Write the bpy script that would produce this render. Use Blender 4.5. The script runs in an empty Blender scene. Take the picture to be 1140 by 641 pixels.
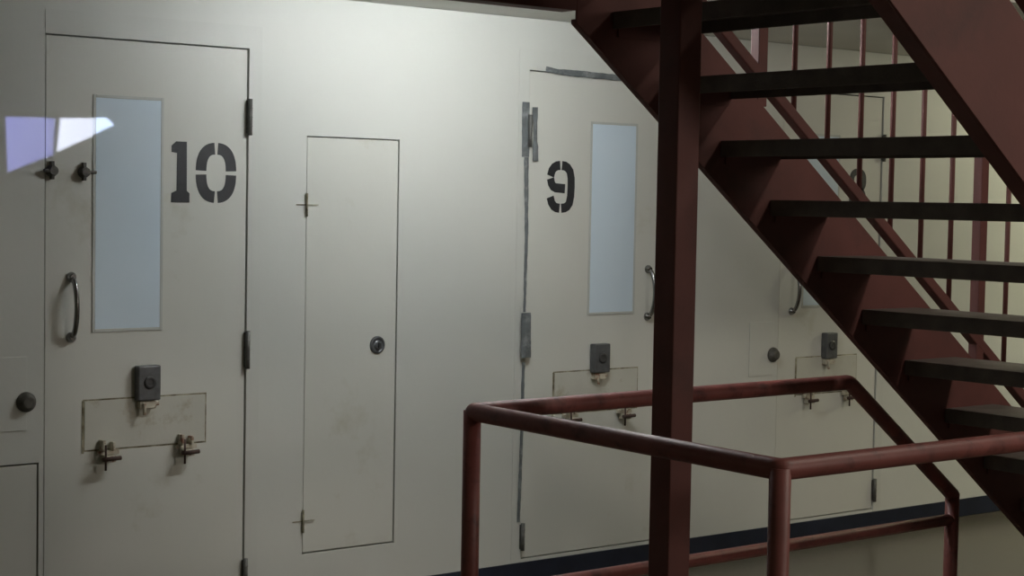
import bpy, bmesh, math, random
from mathutils import Vector, Matrix
random.seed(7)
S = bpy.context.scene
COL = S.collection
R = math.radians

# ---------------------------------------------------------------- materials
def nodes(name):
    m = bpy.data.materials.new(name); m.use_nodes = True
    nt = m.node_tree; b = nt.nodes['Principled BSDF']
    return m, nt, b

def paint(name, col, rough=.5, var=.08, scale=3., bump=.15, bscale=60., metal=0., coat=0., col2=None, c2scale=6., c2lo=.55, c2hi=.7):
    """paint with soft colour variation, optional second colour in patches (wear, rust) and a fine orange-peel bump"""
    m, nt, b = nodes(name)
    N, L = nt.nodes, nt.links
    tc = N.new('ShaderNodeTexCoord')
    n1 = N.new('ShaderNodeTexNoise'); n1.inputs['Scale'].default_value = scale; n1.inputs['Detail'].default_value = 5
    L.new(tc.outputs['Object'], n1.inputs['Vector'])
    mr = N.new('ShaderNodeMapRange'); mr.inputs['From Min'].default_value = .3; mr.inputs['From Max'].default_value = .7
    mr.inputs['To Min'].default_value = 1 - var; mr.inputs['To Max'].default_value = 1 + var
    L.new(n1.outputs['Fac'], mr.inputs['Value'])
    mul = N.new('ShaderNodeVectorMath'); mul.operation = 'SCALE'
    mul.inputs[0].default_value = col
    L.new(mr.outputs['Result'], mul.inputs['Scale'])
    out = mul.outputs['Vector']
    if col2:
        n2 = N.new('ShaderNodeTexNoise'); n2.inputs['Scale'].default_value = c2scale; n2.inputs['Detail'].default_value = 8; n2.inputs['Roughness'].default_value = .65
        L.new(tc.outputs['Object'], n2.inputs['Vector'])
        m2 = N.new('ShaderNodeMapRange'); m2.inputs['From Min'].default_value = c2lo; m2.inputs['From Max'].default_value = c2hi
        L.new(n2.outputs['Fac'], m2.inputs['Value'])
        mx = N.new('ShaderNodeMix'); mx.data_type = 'RGBA'
        L.new(m2.outputs['Result'], mx.inputs['Factor']); L.new(out, mx.inputs[6]); mx.inputs[7].default_value = (*col2, 1)
        out = mx.outputs[2]
    L.new(out, b.inputs['Base Color'])
    b.inputs['Roughness'].default_value = rough; b.inputs['Metallic'].default_value = metal
    b.inputs['Coat Weight'].default_value = coat
    if bump:
        n3 = N.new('ShaderNodeTexNoise'); n3.inputs['Scale'].default_value = bscale; n3.inputs['Detail'].default_value = 3
        L.new(tc.outputs['Object'], n3.inputs['Vector'])
        bp = N.new('ShaderNodeBump'); bp.inputs['Strength'].default_value = bump; bp.inputs['Distance'].default_value = .004
        L.new(n3.outputs['Fac'], bp.inputs['Height']); L.new(bp.outputs['Normal'], b.inputs['Normal'])
    return m

M = {}
M['wall'] = paint('wall_paint', (.60, .61, .57), .5, .03, 1.2, .10, 40)
M['door'] = paint('door_paint', (.62, .625, .575), .45, .03, 1.5, .10, 30, col2=(.42, .40, .29), c2scale=2.2, c2lo=.60, c2hi=.85)
M['frame'] = paint('frame_paint', (.59, .60, .56), .45, .03, 2, .1, 30)
M['gap'] = paint('dark_gap', (.035, .033, .026), .9, .2, 8, 0)
M['flap'] = paint('slot_paint', (.54, .54, .48), .5, .05, 5, .15, 40, col2=(.30, .24, .13), c2scale=9, c2lo=.56, c2hi=.78)
M['bracket'] = paint('bracket_paint', (.50, .47, .38), .5, .1, 20, .1, 60, col2=(.22, .10, .06), c2scale=30, c2lo=.5, c2hi=.62)
M['rust'] = paint('rusty_steel', (.05, .026, .02), .7, .3, 30, .3, 90)
M['stain'] = paint('rust_line', (.13, .11, .065), .9, .3, 25, 0, col2=(.40, .38, .28), c2scale=14, c2lo=.42, c2hi=.6)
M['red'] = paint('oxide_red_paint', (.128, .041, .035), .65, .15, 4, .12, 50, col2=(.075, .030, .027), c2scale=3, c2lo=.5, c2hi=.75)
M['rail'] = paint('rail_red_paint', (.195, .056, .048), .5, .18, 9, .12, 60, col2=(.09, .025, .025), c2scale=14, c2lo=.52, c2hi=.7)
M['tread'] = paint('tread_steel', (.125, .105, .095), .6, .25, 12, .3, 90)
M['chrome'] = paint('worn_chrome', (.30, .30, .30), .25, .1, 10, .02, 60, metal=1)
M['steel'] = paint('grey_steel', (.115, .12, .125), .45, .25, 25, .15, 80, metal=.35)
M['dark'] = paint('dark_steel', (.045, .045, .045), .5, .3, 30, .15, 80, metal=.2)
M['hinge'] = paint('hinge_steel', (.13, .13, .12), .5, .25, 20, .1, 80, metal=.3)
M['rough'] = paint('tarnished_lock', (.085, .08, .07), .6, .35, 40, .2, 80)
M['black'] = paint('stencil_black', (.018, .019, .022), .55, .25, 30, .05, 80)
M['navy'] = paint('navy_base_paint', (.014, .018, .034), .4, .25, 6, .1, 60)
M['tape'] = paint('grey_tape', (.13, .145, .15), .42, .25, 18, .5, 35, col2=(.27, .29, .29), c2scale=22, c2lo=.52, c2hi=.7)
M['ceiling'] = paint('ceiling_paint', (.68, .67, .62), .6, .06, 2, .1, 30)
M['pane'] = paint('window_pane', (.66, .775, .865), .25, .03, 1.5, .02, 20)
M['pframe'] = paint('window_bead', (.50, .52, .49), .4, .05, 5, .05, 40)
M['floor'] = paint('floor_paint', (.115, .099, .072), .26, .15, 1.6, .08, 14, col2=(.090, .078, .058), c2scale=1.3, c2lo=.45, c2hi=.7)
M['white'] = paint('lamp_housing', (.6, .6, .58), .5, .03, 3, 0)

def emit(name, col, strength):
    m, nt, b = nodes(name)
    b.inputs['Base Color'].default_value = (.8, .8, .8, 1)
    b.inputs['Emission Color'].default_value = (*col, 1); b.inputs['Emission Strength'].default_value = strength
    return m

# ---------------------------------------------------------------- mesh builder
class MB:
    def __init__(s): s.bm = bmesh.new()
    def poly_prism(s, pts, axis, a, b):
        """pts: 2-D outline in the two other axes (cyclic order x,z for axis y; x,y for z; y,z for x), extruded a..b"""
        def P(p, v): return {0: (v, p[0], p[1]), 1: (p[0], v, p[1]), 2: (p[0], p[1], v)}[axis]
        va = [s.bm.verts.new(P(p, a)) for p in pts]; vb = [s.bm.verts.new(P(p, b)) for p in pts]
        n = len(pts)
        s.bm.faces.new(va); s.bm.faces.new(vb[::-1])
        for i in range(n): s.bm.faces.new((va[i], vb[i], vb[(i+1) % n], va[(i+1) % n]))
        return s
    def box(s, x0, x1, y0, y1, z0, z1):
        return s.poly_prism([(x0, z0), (x1, z0), (x1, z1), (x0, z1)], 1, y0, y1)
    def strip(s, pts, w, y0, y1):
        """a stroke of width w along centre-line pts (x,z), given thickness y0..y1"""
        Lf, Rt = [], []
        for i, p in enumerate(pts):
            p = Vector(p); a = Vector(pts[max(i-1, 0)]); b = Vector(pts[min(i+1, len(pts)-1)])
            t = (b - a).normalized(); nrm = Vector((-t.y, t.x)) * (w/2)
            Lf.append(tuple(p + nrm)); Rt.append(tuple(p - nrm))
        for i in range(len(pts)-1):
            s.poly_prism([Lf[i], Lf[i+1], Rt[i+1], Rt[i]], 1, y0, y1)
        bmesh.ops.remove_doubles(s.bm, verts=s.bm.verts, dist=1e-6)
        return s
    def tube(s, pts, r, seg=16, caps=True):
        """round pipe along a polyline with mitred corners"""
        pts = [Vector(p) for p in pts]; rings = []
        dirs = [(pts[i+1]-pts[i]).normalized() for i in range(len(pts)-1)]
        up = Vector((0, 0, 1)) if abs(dirs[0].z) < .9 else Vector((1, 0, 0))
        u = dirs[0].cross(up).normalized(); v = dirs[0].cross(u).normalized()
        base = [u*math.cos(2*math.pi*k/seg)*r + v*math.sin(2*math.pi*k/seg)*r for k in range(seg)]
        rr = r if not isinstance(r, (list, tuple)) else 1
        cur = [pts[0] + b for b in base]; rings.append(cur)
        for i, d in enumerate(dirs):
            nrm = d if i == len(dirs)-1 else (d + dirs[i+1]).normalized()
            q = pts[i+1]; nxt = []
            for c in cur:
                t = (q - c).dot(nrm) / d.dot(nrm); nxt.append(c + d*t)
            rings.append(nxt); cur = nxt
        vs = [[s.bm.verts.new(c) for c in rg] for rg in rings]
        for a, b in zip(vs, vs[1:]):
            for k in range(seg):
                f = s.bm.faces.new((a[k], a[(k+1) % seg], b[(k+1) % seg], b[k])); f.smooth = True
        if caps: s.bm.faces.new(vs[0][::-1]); s.bm.faces.new(vs[-1])
        return s
    def lathe(s, c, axis, prof, seg=24):
        """revolve profile [(radius, height)] about an axis direction through c"""
        c = Vector(c); ax = Vector(axis).normalized()
        u = ax.cross(Vector((0, 0, 1)) if abs(ax.z) < .9 else Vector((1, 0, 0))).normalized(); v = ax.cross(u)
        vs = []
        for (r, h) in prof:
            vs.append([s.bm.verts.new(c + ax*h + (u*math.cos(2*math.pi*k/seg) + v*math.sin(2*math.pi*k/seg))*max(r, 1e-4)) for k in range(seg)])
        for a, b in zip(vs, vs[1:]):
            for k in range(seg):
                f = s.bm.faces.new((a[k], b[k], b[(k+1) % seg], a[(k+1) % seg])); f.smooth = True
        s.bm.faces.new(vs[0]); s.bm.faces.new(vs[-1][::-1])
        return s
    def build(s, name, mat, parent=None, bevel=0, seg=2):
        bm = s.bm
        bmesh.ops.recalc_face_normals(bm, faces=bm.faces)
        me = bpy.data.meshes.new(name); bm.to_mesh(me); bm.free()
        o = bpy.data.objects.new(name, me); COL.objects.link(o); me.materials.append(mat)
        if bevel:
            md = o.modifiers.new('bevel', 'BEVEL'); md.width = bevel; md.segments = seg; md.limit_method = 'ANGLE'; md.angle_limit = R(50)
        if parent:
            o.parent = parent; o.matrix_parent_inverse = Matrix.Translation(-parent.location) if parent.parent is None else Matrix()
        return o

def sub(o, parent_part, root):
    """hang o under a part of root (all meshes are built in world coordinates)"""
    o.parent = parent_part; o.matrix_parent_inverse = Matrix()
    return o

def thing(name, loc, label, cat, group=None):
    o = bpy.data.objects.new(name, None); COL.objects.link(o); o.location = loc; o.empty_display_size = .1
    o['label'] = label; o['category'] = cat
    if group: o['group'] = group
    return o
def tag(o, label=None, cat=None, group=None, kind=None):
    if label: o['label'] = label
    if cat: o['category'] = cat
    if group: o['group'] = group
    if kind: o['kind'] = kind
    return o

# ---------------------------------------------------------------- the room (wall plane y=0, room towards -y)
WX0, WX1, WT = -1.5, 13.0, .20
D10, D9, D8 = (2.495, 3.305), (4.66, 5.47), (6.225, 6.955)
DZ0, DZ1 = .110, 2.212
HX0, HX1, HZ0, HZ1 = 3.563, 3.998, .253, 1.893
LX0, LX1, LZ0, LZ1 = 1.90, 2.478, .16, .702       # low access panel beside door 10
opens = sorted([(D10[0], D10[1], DZ0, DZ1), (HX0, HX1, HZ0, HZ1), (D9[0], D9[1], DZ0, DZ1), (D8[0], D8[1], DZ0, DZ1), (LX0, LX1, LZ0, LZ1)])
w = MB(); x = WX0; TOPW = 2.43
for (a, b, c, d) in opens:
    w.box(x, a, 0, WT, 0, TOPW); w.box(a, b, 0, WT, 0, c); w.box(a, b, 0, WT, d, TOPW); x = b
w.box(x, WX1, 0, WT, 0, TOPW)
tag(w.build('wall_back', M['wall']), kind='structure')
tag(MB().box(WX0, WX1, 0, WT, 2.432, 5.2).build('wall_upper', M['wall']), kind='structure')

tag(MB().box(WX0, WX1, -9, WT, -.1, 0).build('floor', M['floor']), kind='structure')
# walkway slab that roofs the corridor in front of the cells
tag(MB().poly_prism([(WX0, -1.80), (WX1, -1.80), (WX1, -.002), (WX0, -.002)], 2, 2.432, 2.60).build('ceiling', M['ceiling']), kind='structure')
# edge channel of the walkway
b = MB(); b.box(WX0, 3.371, -1.845, -1.835, 2.225, 2.60); b.box(WX0, 3.371, -1.835, -1.775, 2.225, 2.237)
tag(b.build('trim_1', M['red']), kind='structure')
# painted base band
tag(MB().box(WX0, WX1, -.006, -.0005, .001, .097).build('baseboard_back', M['navy'], bevel=.002), kind='structure')

# ---------------------------------------------------------------- digits
def arc(cx, cz, rx, rz, a0, a1, n=10, e=2.6):
    out = []
    for i in range(n+1):
        t = R(a0 + (a1-a0)*i/n); c, s_ = math.cos(t), math.sin(t)
        out.append((cx + rx*math.copysign(abs(c)**(2/e), c), cz + rz*math.copysign(abs(s_)**(2/e), s_)))
    return out
def digit(ch, x0, z0, wd, ht, y, parent):
    """stencilled numeral painted on the door, lower-left corner x0,z0"""
    m = MB(); y0, y1 = y - .0012, y - .0002
    if ch == '1':
        k = wd/135; pts = [(75, 545), (210, 545), (210, 480), (190, 462), (188, 120), (110, 120), (78, 150), (78, 195), (118, 200), (115, 462), (78, 480)]
        m.poly_prism([(x0 + (p-75)*k, z0 + (545-q)*ht/425) for p, q in pts][::-1], 1, y0, y1)
    elif ch == '0':
        st = .044; rx, rz = wd/2 - st/2, ht/2 - st/2; cx, cz = x0 + wd/2, z0 + ht/2
        for a0, a1 in ((2.2, 87), (93, 177.8), (182.2, 267), (273, 357.8)): m.strip(arc(cx, cz, rx, rz, a0, a1, 14), st, y0, y1)
    elif ch == '9':
        sx, sz = wd/.156, ht/.222
        for pl in ([(.084, .203), (.102, .201), (.116, .194), (.130, .178), (.137, .150), (.138, .110), (.136, .070), (.129, .040), (.118, .027), (.103, .020), (.084, .018)],
                   [(.074, .203), (.056, .201), (.041, .194), (.029, .181), (.021, .156)], [(.021, .146), (.027, .124), (.036, .112), (.050, .106), (.103, .103)],
                   [(.074, .018), (.056, .020), (.041, .027), (.029, .042), (.021, .066)]):
            m.strip([(x0 + p*sx, z0 + q*sz) for p, q in pl], .040, y0, y1)
    else:
        st = .034; cx = x0 + wd/2; rx = wd/2 - st/2
        for cz in (z0 + ht*.27, z0 + ht*.73):
            rz = ht*.27 - st/2 + .006
            for a0, a1 in ((-82, 82), (98, 262)): m.strip(arc(cx, cz, rx, rz, a0, a1, 14), st, y0, y1)
    o = m.build('numeral', M['black'], parent)
    o['label'] = 'black stencilled numeral ' + ch
    return o

# ---------------------------------------------------------------- cell doors
FY = .004           # door face sits just behind the wall face
def hinge(parent, x, z0, z1, mat='hinge', r=.009):
    h = MB(); h.tube([(x, -.012, z0), (x, -.012, z1)], r, 12)
    h.box(x-.011, x+.011, -.004, -.0005, z0+.006, z1-.006)
    n = 4
    for i in range(1, n): h.lathe((x, -.012, z0 + (z1-z0)*i/n - .0015), (0, 0, 1), [(r*1.12, 0), (r*1.12, .003)], 12)
    return h.build('hinge', M[mat], parent)

def pull_handle(parent, x, z0, z1, out=.044, bow=.016):
    zc = (z0+z1)/2; hl = (z1-z0)/2
    m = MB(); pts = []; n = 22
    for i in range(n+1):
        t = i/n; a = math.pi*t
        f = min(1, math.sin(a)**.45 if 0 < t < 1 else 0)
        pts.append((x, -.004 - out*f, zc + hl*.86*(1-2*t)))
    m.tube(pts, .0095, 14)
    for z in (z0+.016, z1-.016): m.lathe((x, FY-.001, z), (0, -1, 0), [(.019, 0), (.018, .006), (.012, .012), (.010, .02)], 20)
    return m.build('handle', M['chrome'], parent)

def bolt_latch(parent, x, z, s=1.):
    """cream bracket with a short rusty slide bolt and a dropped peg, below the food slot"""
    m = MB(); m.box(x-.040*s, x+.040*s, -.020, FY-.004, z-.010, z+.006); m.box(x-.022*s, x+.022*s, -.036, FY-.004, z-.036, z-.012)
    m.box(x-.030*s, x-.018*s, -.034, FY-.004, z+.004, z+.045); m.box(x+.012*s, x+.022*s, -.030, FY-.004, z+.004, z+.036)
    br = m.build('slot_latch', M['bracket'], parent, bevel=.002)
    m = MB(); m.tube([(x-.035*s, -.044, z-.022), (x+.036*s, -.044, z-.020)], .008, 12); m.tube([(x-.024*s, -.046, z+.03), (x-.024*s, -.046, z-.062)], .004, 10)
    bo = m.build('bolt', M['rust']); bo.parent = br; bo['label'] = 'rusty slide bolt'
    return br

def cell_door(num, xr, hinge_left, label, top_hinge=True, studs=False):
    x0, x1 = xr; wd = x1 - x0; k = wd/.81
    hx = x0 if hinge_left else x1; dr = 1 if hinge_left else -1
    U = lambda u: hx + dr*u*k
    g = .005
    root = bpy.data.objects.new('door_%d' % num, None); COL.objects.link(root); root.location = ((x0+x1)/2, 0, 0)
    tag(root, label, 'door', kind='structure')
    slab = MB().box(x0+g, x1-g, FY, FY+.045, DZ0+g, DZ1-g).build('door_panel', M['door'], root, bevel=.002)
    f = MB(); fw = .055; fl_ = .055 if hinge_left else .020; fr_ = .055     # proud face of the steel frame and the stop behind the door
    if hinge_left: f.box(x0-fl_, x0-.0005, -.002, -.0004, .0985, DZ1+.085)
    f.box(x1+.0005, x1+fr_, -.002, -.0004, .0985, DZ1+.085); f.box(x0-.0005, x1+.0005, -.002, -.0004, DZ1+.0005, DZ1+.085)
    f.build('door_frame', M['frame'], root)
    MB().box(x0+.0008, x1-.0008, FY+.047, FY+.09, DZ0+.0008, DZ1-.0008).build('door_stop', M['gap'], root)
    # vision panel
    a, b_ = sorted((U(.362), U(.618))); z0, z1 = 1.167, 1.998
    fr = MB(); t = .011
    for q in ((a-t, a, z0-t, z1+t), (b_, b_+t, z0-t, z1+t), (a, b_, z0-t, z0), (a, b_, z1, z1+t)): fr.box(q[0], q[1], FY-.0035, FY-.0005, q[2], q[3])
    fo = fr.build('window_frame', M['pframe'], root, bevel=.002)
    pn = MB().box(a+.0005, b_-.0005, FY-.003, FY-.0005, z0+.0005, z1-.0005).build('window_pane', M['pane'], root); pn['label'] = 'pale blue window pane'
    # hinges
    for (p, q) in ((1.885, 2.022), (.998, 1.143), (.150, .268)):
        if not top_hinge and p > 1.8: continue
        hinge(root, hx, p, q)
    pull_handle(root, U(.708), 1.125, 1.372)
    # key lock box
    a, b_ = sorted((U(.372), U(.462)))
    lb = MB().box(a, b_, FY-.038, FY-.0005, .902, 1.030).build('lock_box', M['steel'], root, bevel=.005)
    m = MB().lathe(((a+b_)/2, FY-.0385, .968), (0, -1, 0), [(.024, 0), (.023, .004), (.012, .005), (.010, .003)], 24).build('keyhole', M['dark']); m.parent = lb
    # hasp under the lock box
    c = (a+b_)/2; m = MB(); m.box(c-.035, c+.03, FY-.030, FY-.0005, .872, .899); m.box(c-.012, c+.05, FY-.016, FY-.0005, .880, .895); m.tube([(c-.02, FY-.036, .895), (c-.02, FY-.036, .850)], .006, 10)
    m.build('hasp', M['bracket'], root, bevel=.002)
    # food slot flap: dark seams around a thin plate
    a, b_ = sorted((U(.172), U(.655))); z0, z1 = .732, .909
    m = MB(); s_ = .006
    m.box(a-s_, b_+s_, FY-.0006, FY-.0002, z0-s_, z1+s_)
    m.box(a-s_-.004, a-.0005, FY-.0016, FY-.0007, z0-s_-.006, z1+.002)
    m.build('slot_seam', M['stain'], root)
    fl = MB().box(a, b_, FY-.0035, FY-.0008, z0, z1).build('food_slot_flap', M['flap'], root, bevel=.001)
    bolt_latch(root, U(.570), .722, k); bolt_latch(root, U(.255), .722, k)
    return root, U

d10, U10 = cell_door(10, D10, False, 'cream steel cell door stencilled 10, chrome pull handle beside its pale window')
digit('1', 2.985, 1.627, .076, .225, FY, d10); digit('0', 3.086, 1.627, .170, .225, FY, d10)
d9, U9 = cell_door(9, D9, True, 'cream steel cell door stencilled 9, grey tape stuck along its hinge edge')
digit('9', 4.768, 1.608, .156, .222, FY, d9)
d8, U8 = cell_door(8, D8, False, 'cream steel cell door seen behind the stair balusters and far stringer')
digit('8', 6.715, 1.640, .125, .200, FY, d8)
# two small latch studs near the upper free edge of door 10
for i, (sx, sz) in enumerate(((2.520, 1.732), (2.640, 1.730))):
    m = MB(); m.lathe((sx, FY-.0005, sz), (0, -1, 0), [(.022, 0), (.022, .008), (.014, .014), (.014, .022), (.016, .024), (.016, .030)], 20)
    m.tube([(sx, -.018, sz), (sx + (.040 if i else -.036), -.018, sz)], .0065, 10)
    m.box(sx-.006, sx+.006, -.014, FY-.0005, sz-.030, sz+.034)
    m.build('latch_stud', M['rough'], d10, bevel=.001)

# ---------------------------------------------------------------- service hatch between the doors
hr = thing('service_hatch', ((HX0+HX1)/2, 0, HZ0), 'tall narrow cream steel hatch with round lock between doors 10 and 9', 'hatch')
MB().box(HX0+.005, HX1-.004, FY, FY+.02, HZ0+.006, HZ1-.005).build('panel', M['door'], hr, bevel=.002)
MB().box(HX0+.0008, HX1-.0008, FY+.022, FY+.05, HZ0+.0008, HZ1-.0008).build('liner', M['gap'], hr)
def keyhole_parts(x, z, parent, r=.036):
    m = MB().lathe((x, FY-.0005 if parent is hr else -.0005, z), (0, -1, 0), [(r, 0), (r*.97, .005), (r*.72, .009), (r*.70, .006), (r*.45, .006), (r*.42, .014)], 28)
    a = m.build('lock_ring', M['steel'], parent)
    b2 = MB().box(x-.004, x+.004, -.0205, -.0145 if parent is not hr else -.0105, z-.010, z+.010).build('keyway', M['dark']); b2.parent = a; b2.matrix_parent_inverse = a.matrix_world.inverted() if False else Matrix()
    return a
keyhole_parts(3.905, 1.066, hr)
for z in (1.625, .385):
    m = MB(); m.tube([(HX0-.001, -.008, z-.045), (HX0-.001, -.008, z+.045)], .0045, 10)
    m.box(HX0-.045, HX0+.055, -.0025, -.0005, z-.002, z+.002)
    m.build('hinge', M['stain'], hr)

# low access panel left of door 10
lp = thing('access_panel', ((LX0+LX1)/2, 0, LZ0), 'low cream access panel in the wall beside the free edge of door 10', 'hatch')
MB().box(LX0+.005, LX1-.005, FY, FY+.02, LZ0+.006, LZ1-.006).build('panel', M['door'], lp, bevel=.002)
MB().box(LX0+.0008, LX1-.0008, FY+.022, FY+.05, LZ0+.0008, LZ1-.0008).build('liner', M['gap'], lp)

# round keyed wall locks beside the free edge of doors 10 and 8
def wall_lock(x, z, label):
    t = thing('wall_lock', (x, 0, z), label, 'lock')
    t['group'] = 'keyed locks on plates beside the cell doors'
    m = MB().box(x-.16, x+.004, -.0030, -.0005, z-.10, z+.16); m.build('cover_plate', M['wall'], t, bevel=.001)
    m = MB().lathe((x, -.0037, z), (0, -1, 0), [(.036, 0), (.035, .008), (.026, .014), (.025, .024), (.018, .030)], 28); a = m.build('lock_ring', M['rough'], t)
    return t
wall_lock(2.428, .920, 'dark round keyed lock on a wall plate beside the handle edge of door 10')
wall_lock(6.188, .935, 'dark round keyed lock on a wall plate between doors 9 and 8')

# ---------------------------------------------------------------- grey tape on door 9
def tape(name_pts, wdt, label, y=-.0052, th=.0008):
    pts = name_pts; m = MB(); L = []
    # subdivide for a slightly ragged edge
    q = []
    for a, b in zip(pts, pts[1:]):
        n = max(2, int((Vector(b)-Vector(a)).length/.02))
        for i in range(n): q.append((Vector(a).lerp(Vector(b), i/n)))
    q.append(Vector(pts[-1]))
    ws = wdt if callable(wdt) else (lambda t: wdt)
    Lf, Rt = [], []; N = len(q)
    for i, p in enumerate(q):
        a = q[max(i-1, 0)]; b = q[min(i+1, N-1)]; t = (b-a).normalized(); nn = Vector((-t.y, t.x)); hw = ws(i/(N-1))/2
        Lf.append(p + nn*(hw + random.uniform(-.0012, .0012))); Rt.append(p - nn*(hw + random.uniform(-.0012, .0012)))
    bm = m.bm; rows = []
    for l, r_ in zip(Lf, Rt):
        wob = random.uniform(0, .0016)
        rows.append([bm.verts.new((l.x, y-.001, l.y)), bm.verts.new(((l.x+r_.x)/2, y-.0025-wob, (l.y+r_.y)/2)), bm.verts.new((r_.x, y-.001, r_.y)),
                     bm.verts.new((r_.x, y, r_.y)), bm.verts.new((l.x, y, l.y))])
    for a, b in zip(rows, rows[1:]):
        for k in range(5): bm.faces.new((a[k], a[(k+1) % 5], b[(k+1) % 5], b[k]))
    bm.faces.new(rows[0]); bm.faces.new(rows[-1][::-1])
    o = m.build('tape_strip', M['tape'])
    return tag(o, label, 'tape', 'grey tape pieces on door 9')
tape([(4.745, 2.222), (4.80, 2.214), (5.30, 2.204)], lambda t: .027 if t > .12 else .022, 'long grey tape strip across the top edge of door 9')
tape([(4.640, 2.075), (4.642, 1.842)], .040, 'short wide grey tape piece on the frame side of the top hinge of door 9')
tape([(4.690, 2.055), (4.697, 1.825)], lambda t: .030 if t > .7 or t < .2 else .022, 'short grey tape piece on the leaf side of the top hinge of door 9')
tape([(4.647, 1.841), (4.655, 1.50), (4.652, 1.180)], lambda t: .024 - .012*t, 'long thin grey tape strip down the hinge edge of door 9, above its middle hinge', y=-.0052)
m = tape([(4.648, 1.178), (4.652, .985)], .052, 'wide crumpled grey tape wrapped over the middle hinge of door 9', y=-.022, th=.002)
tape([(4.652, .965), (4.648, .60), (4.640, .275)], lambda t: .016, 'long narrow grey tape strip below the middle hinge of door 9')

# ---------------------------------------------------------------- staircase
YN, YF = -3.012, -1.845        # outer face of near channel web / inner face of far channel
SL = .772
Lz = lambda s: 2.19 - (s-3.368)*SL
RISE, RUN = .186, .2345
SB = 3.368 + 2.19/SL            # where the stringer line meets the floor
VH = .41
st = thing('staircase', (6.0, -2.43, 0), 'oxide red steel staircase with open dark treads rising over the guard railing', 'stairs')
def stringer(yw, fdir):
    """C channel: web plate and two flanges turned towards fdir, horizontal at the landing, cut at the floor"""
    zb, zt = 2.225, 2.60
    sk = 3.368 - (zb-2.19)/SL; st_ = 3.368 - (zt-2.19-VH)/SL
    bot = [(2.35 if fdir > 0 else 3.365, zb), (sk if fdir > 0 else 3.366, zb if fdir > 0 else Lz(3.366)), (SB-.005, .004)]
    top = [(2.35 if fdir > 0 else 3.365, zt), (st_ if fdir > 0 else 3.366, zt if fdir > 0 else Lz(3.366)+VH), (SB+.25, Lz(SB+.25)+VH), (SB+.25, .004)]
    m = MB(); a, b = sorted((yw, yw + .009*fdir))
    m.poly_prism(bot + top[::-1], 1, a, b)
    # flanges
    a, b = sorted((yw+.009*fdir, yw+.066*fdir)); t = .011/math.cos(math.atan(SL))
    for (p, q, sg) in ((bot[-2], bot[-1], 1), (top[1], top[2], -1)):
        m.poly_prism([p, q, (q[0], q[1]+t*sg), (p[0], p[1]+t*sg)], 1, a, b)
    if fdir > 0:
        for (p, q, sg) in ((bot[0], bot[1], 1), (top[0], top[1], -1)):
            m.poly_prism([p, q, (q[0], q[1]+.011*sg), (p[0], p[1]+.011*sg)], 1, a, b)
    return m.build('stringer', M['red'], st, bevel=.0015)
stringer(YN, 1)
# far channel: web faces the treads, flanges turned outward to the wall
m = MB(); zc = Lz(3.368)
m.poly_prism([(3.372, Lz(3.372)), (SB-.005, .004), (SB+.25, .004), (SB+.25, Lz(SB+.25)+VH), (3.372, Lz(3.372)+VH)], 1, YF, YF+.009)
t = .011/math.cos(math.atan(SL))
for off, sg in ((0, 1), (VH, -1)):
    p = (3.372, Lz(3.372)+off); q = (SB-.02, Lz(SB-.02)+off)
    m.poly_prism([p, q, (q[0], q[1]+t*sg), (p[0], p[1]+t*sg)], 1, YF+.009, YF+.028)
m.build('stringer', M['red'], st, bevel=.0015)
# treads: folded pans with a nosing lip and back lip
for k in range(1, 14):
    z = k*RISE; s0 = 4.215 + (9-k)*RUN; dpt = .282
    m = MB(); ya, yb = YN+.012, YF-.002
    th = .052
    m.poly_prism([(s0, z-th), (s0+.006, z-th), (s0+.006, z-.016), (s0+dpt-.006, z-.016), (s0+dpt-.006, z-th), (s0+dpt, z-th), (s0+dpt, z), (s0, z)], 1, ya, yb)
    tr = m.build('tread', M['tread'], st, bevel=.0015)
    # bearing angles under each end of the tread
    for i, (p, q, e) in enumerate(((ya+.001, ya+.006, .03), (yb-.006, yb-.001, -.03))):
        m = MB(); m.box(s0+.02, s0+dpt-.02, p, q, z-.075, z-.017)
        lo, hi = (q, q+.028) if e > 0 else (p-.028, p)
        m.box(s0+.02, s0+dpt-.02, lo, hi, z-.023, z-.017)
        o = m.build('bearing_angle', M['red']); o.parent = tr; o['label'] = 'red steel angle under the tread end'
# guards on both stringers
def stair_guard(y):
    s_a, s_b = 3.02, SB+.02
    off0, off1 = VH+.075, VH+.122       # bottom rail sits above the channel with a gap
    m = MB(); m.poly_prism([(s_a, Lz(s_a)+off0), (s_b, Lz(s_b)+off0), (s_b, Lz(s_b)+off1), (s_a, Lz(s_a)+off1)], 1, y-.02, y+.02)
    g = m.build('bottom_rail', M['red'], st, bevel=.004)
    hh = 1.02
    m = MB(); m.tube([(s_a, y, Lz(s_a)+VH+hh), (s_b, y, Lz(s_b)+VH+hh)], .021, 16); m.build('handrail', M['rail'], st)
    for j in range(-7, 12):
        s = 4.173 + j*.1690
        if s < s_a+.02 or s > s_b: continue
        if j % 7 == 0:
            MB().box(s-.021, s+.021, y-.0195, y+.0195, Lz(s)+VH-.001, Lz(s)+VH+hh).build('guard_post', M['red'], st, bevel=.003)
        else:
            MB().tube([(s, y, Lz(s)+off1-.002), (s, y, Lz(s)+VH+hh)], .0095, 10).build('baluster', M['red'], st)
stair_guard(YF+.025); stair_guard(YN+.03)
# landing joined to the walkway
m = MB(); m.box(2.35, 3.27, YN+.07, -1.848, 2.55, 2.60); m.box(3.24, 3.27, YN+.07, -1.848, 2.40, 2.55); m.box(2.35, 2.38, YN+.07, -1.848, 2.40, 2.55)
tag(m.build('landing', M['red'], bevel=.002), kind='structure')
o = bpy.data.objects['landing']; o.name = 'ceiling_landing'

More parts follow.
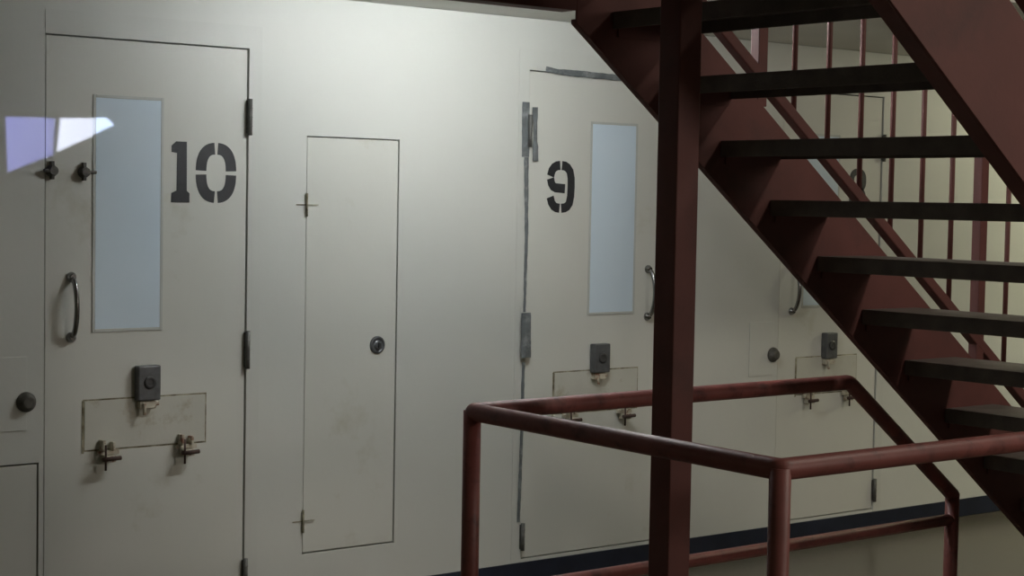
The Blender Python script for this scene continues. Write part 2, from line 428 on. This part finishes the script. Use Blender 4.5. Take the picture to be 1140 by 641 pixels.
# ---------------------------------------------------------------- square post
px_, py_, h = 3.367, -2.300, .0415
pr = thing('support_post', (px_, py_, 0), 'oxide red square steel post standing floor to landing inside the guard railing', 'post')
MB().box(px_-h, px_+h, py_-h, py_+h, .012, 2.34).build('column', M['red'], pr, bevel=.004)
MB().box(px_-.09, px_+.09, py_-.09, py_+.09, .001, .012).build('base_plate', M['red'], pr, bevel=.002)
MB().box(px_-.08, px_+.05, py_-.08, py_+.08, 2.34, 2.352).build('cap_plate', M['red'], pr, bevel=.002)

# ---------------------------------------------------------------- guard railing round the space under the stairs
gr = thing('guard_railing', (3.9, -2.46, 0), 'oxide red pipe guard railing around the space under the stairs', 'railing')
A = Vector((2.995, -1.862, 1.05)); B = Vector((2.962, -3.095, 1.05)); Cc = Vector((4.640, -1.835, 1.05)); Dd = Vector((5.225, -1.835, .605))
C2 = Vector((4.640, -3.095, 1.05)); D2 = Vector((5.225, -3.095, .605)); r = .0262
def rounded(pts, rad=.04, n=5):
    out = [pts[0]]
    for a, b, c in zip(pts, pts[1:], pts[2:]):
        p = b + (a-b).normalized()*rad; q = b + (c-b).normalized()*rad
        for i in range(n+1):
            t = i/n; out.append((1-t)**2*p + 2*t*(1-t)*b + t*t*q)
    out.append(pts[-1]); return out
MB().tube(rounded([Dd, Cc, A, B, C2, D2], .018), r, 20).build('top_rail', M['rail'], gr)
zl = .515
low = [Vector((p.x, p.y, zl)) for p in (Dd, A, B, D2)]
MB().tube(rounded(low, .018), .0215, 16).build('lower_rail', M['rail'], gr)
for P in (A, B, Dd, D2):
    q = MB(); q.tube([(P.x, P.y, .008), (P.x, P.y, P.z+.004)], r*.985, 20); q.lathe((P.x, P.y, .001), (0, 0, 1), [(.06, 0), (.06, .008)], 20)
    if P.z < 1: q.lathe((P.x, P.y, P.z-.004), (0, 0, 1), [(r*1.0, 0), (r*.95, .012), (r*.6, .024), (r*.1, .028)], 20)
    q.build('post', M['rail'], gr)

# ---------------------------------------------------------------- lamps of the place, then an added fill and reflection spot
def tube_light(x0, x1, y, z, name_label, col, strength):
    """bare fluorescent tube in two sockets under a slim batten; z is the tube's axis"""
    t = thing('ceiling_light', ((x0+x1)/2, y, z), name_label, 'lamp')
    zt = z + .015
    bt = MB().box(x0-.03, x1+.03, y-.03, y+.03, zt, zt+.0125); 
    if zt < 2.40:
        for q in (x0+.1, x1-.1): bt.tube([(q, y, zt+.012), (q, y, 2.4315)], .006, 10)
    bt.build('batten', M['white'], t)
    for q in (x0-.02, x1): MB().box(q, q+.02, y-.014, y+.014, z-.014, zt-.0005).build('socket', M['white'], t)
    MB().tube([(x0, y, z), (x1, y, z)], .0125, 16).build('tube', emit('lamp_glow', col, strength), t)
    return t
LZ = 2.404
tube_light(3.55, 4.45, -1.12, LZ, 'fluorescent ceiling light under the walkway in front of the tall hatch', (.95, .99, 1.0), 205)
tube_light(8.80, 10.2, -1.20, 2.22, 'fluorescent ceiling light under the walkway beyond door 8', (1.0, .98, .68), 230)

# high bay lamp of the day room, above and to the camera's side
hb = thing('high_bay_lamp', (6.2, -4.6, 4.7), 'round high bay lamp hung above the day room floor', 'lamp')
MB().lathe((6.2, -4.6, 4.7), (0, 0, 1), [(.30, 0), (.32, .02), (.16, .22), (.10, .34)], 28).build('shade', M['white'], hb)
MB().lathe((6.2, -4.6, 4.685), (0, 0, 1), [(.28, 0), (.28, .012)], 28).build('bulb_glass', emit('bay_glow', (1, .93, .80), 6), hb)
ld = bpy.data.lights.new('bay_light', 'SPOT'); ld.energy = 240; ld.color = (1, .93, .80); ld.spot_size = R(130); ld.spot_blend = .5; ld.shadow_soft_size = .22
lo = bpy.data.objects.new('bay_light', ld); COL.objects.link(lo); lo.location = (6.2, -4.6, 4.63)

hb = thing('high_bay_lamp', (5.4, -7.4, 3.0), 'added unseen round fill lamp that brightens the post and rails', 'lamp')  # invented fill lamp, added to brighten the front of post and rails
MB().lathe((5.4, -7.4, 3.0), (0, 0, 1), [(.50, 0), (.52, .03), (.30, .18), (.10, .30)], 28).build('shade', M['white'], hb)
MB().lathe((5.4, -7.4, 2.985), (0, 0, 1), [(.46, 0), (.46, .012)], 28).build('bulb_glass', M['pframe'], hb)
ld = bpy.data.lights.new('fill_light', 'POINT'); ld.energy = 190; ld.color = (1, .90, .80); ld.shadow_soft_size = .42
lo = bpy.data.objects.new('fill_light', ld); COL.objects.link(lo); lo.location = (5.4, -7.4, 2.50)

# added unseen spot with cut mask: imitates a bluish glass reflection on door 10
Lp = Vector((1.15, -1.45, 2.30))
W3 = [Vector(p) for p in ((2.549, 0, 1.919), (2.728, 0, 1.927), (2.757, 0, 1.904), (2.663, 0, 1.857), (2.537, 0, 1.800))]
F3 = [Vector(p) for p in ((2.351, 0, 1.914), (2.530, 0, 1.918), (2.523, 0, 1.789), (2.359, 0, 1.722))]
cen = Vector((2.55, 0, 1.87)); dv = (cen - Lp).normalized(); dist = .22
uu = dv.cross(Vector((0, 0, 1))).normalized(); vv = uu.cross(dv)
def onplate(P):
    d = (P - Lp).normalized(); t = dist/d.dot(dv); q = Lp + d*t - (Lp + dv*dist); return q.dot(uu), q.dot(vv)
pj = thing('reflection_spot', tuple(Lp), 'added unseen spot with cut mask, imitating a glass reflection on door 10', 'lamp')
bm = bmesh.new()
def loop(pts, off=0):
    vs = [bm.verts.new(Lp + dv*(dist+off) + uu*a + vv*b_) for a, b_ in pts]
    return [bm.edges.new((vs[i], vs[(i+1) % len(vs)])) for i in range(len(vs))]
hs = .07
ed = loop([(-hs, -hs), (hs, -hs), (hs, hs), (-hs, hs)]) + loop([onplate(p) for p in W3]) + loop([onplate(p) for p in F3])
bmesh.ops.triangle_fill(bm, use_beauty=True, edges=ed)
me = bpy.data.meshes.new('mask_plate'); bm.to_mesh(me); bm.free(); me.materials.append(M['dark'])
o = bpy.data.objects.new('mask_plate', me); COL.objects.link(o); o.parent = pj; o.matrix_parent_inverse = Matrix.Translation(-pj.location)
md = o.modifiers.new('s', 'SOLIDIFY'); md.thickness = .001
m = MB(); bm = m.bm
def ring(h, off): return [bm.verts.new(Lp + dv*off + uu*a + vv*b_) for a, b_ in ((-h, -h), (h, -h), (h, h), (-h, h))]
r0, r1 = ring(hs, -.06), ring(hs, dist)
for i in range(4): bm.faces.new((r0[i], r0[(i+1) % 4], r1[(i+1) % 4], r1[i]))
bm.faces.new(r0)
m.build('case', M['dark'], pj)
gm, nt, b = nodes('blue_filter'); nt.nodes.remove(b); tb = nt.nodes.new('ShaderNodeBsdfTransparent'); tb.inputs['Color'].default_value = (.20, .20, .40, 1)
nt.links.new(tb.outputs[0], nt.nodes['Material Output'].inputs['Surface'])
bm = bmesh.new(); fp = [onplate(p) for p in F3]; cx = sum(p[0] for p in fp)/4; cy = sum(p[1] for p in fp)/4
bm.faces.new([bm.verts.new(Lp + dv*(dist+.004) + uu*(cx+(a-cx)*1.06) + vv*(cy+(b_-cy)*1.3)) for a, b_ in fp])
me = bpy.data.meshes.new('filter'); bm.to_mesh(me); bm.free(); me.materials.append(gm)
o = bpy.data.objects.new('colour_filter', me); COL.objects.link(o); o.parent = pj; o.matrix_parent_inverse = Matrix.Translation(-pj.location)
ld = bpy.data.lights.new('reflection_beam', 'SPOT'); ld.energy = 400; ld.color = (.72, .76, 1); ld.spot_size = R(60); ld.spot_blend = .2; ld.shadow_soft_size = .0007
lo = bpy.data.objects.new('reflection_beam', ld); COL.objects.link(lo); lo.location = Lp; lo.rotation_euler = dv.to_track_quat('-Z', 'Y').to_euler()

# dim air light of the big hall
wd = bpy.data.worlds.new('hall'); S.world = wd; wd.use_nodes = True
bg = wd.node_tree.nodes['Background']; bg.inputs['Color'].default_value = (.97, .93, .66, 1); bg.inputs['Strength'].default_value = .058

# ---------------------------------------------------------------- camera
yaw, pit, roll = R(38), R(2.89), R(1.03)
fw = Vector((math.sin(yaw)*math.cos(pit), math.cos(yaw)*math.cos(pit), -math.sin(pit)))
r0 = Vector((math.cos(yaw), -math.sin(yaw), 0)); u0 = r0.cross(fw)
rr = math.cos(roll)*r0 + math.sin(roll)*u0; u2 = -math.sin(roll)*r0 + math.cos(roll)*u0
cd = bpy.data.cameras.new('camera'); cam = bpy.data.objects.new('camera', cd); COL.objects.link(cam)
mt = Matrix((rr, u2, -fw)).transposed().to_4x4(); mt.translation = Vector((0, -5.87, 1.66)); cam.matrix_world = mt
cd.sensor_width = 36; cd.lens = 1950/1140*36; cd.clip_start = .03
S.camera = cam
S.view_settings.view_transform = 'Standard'; S.view_settings.look = 'None'; S.view_settings.gamma = 1; S.view_settings.use_curve_mapping = False
S.view_settings.exposure = 0
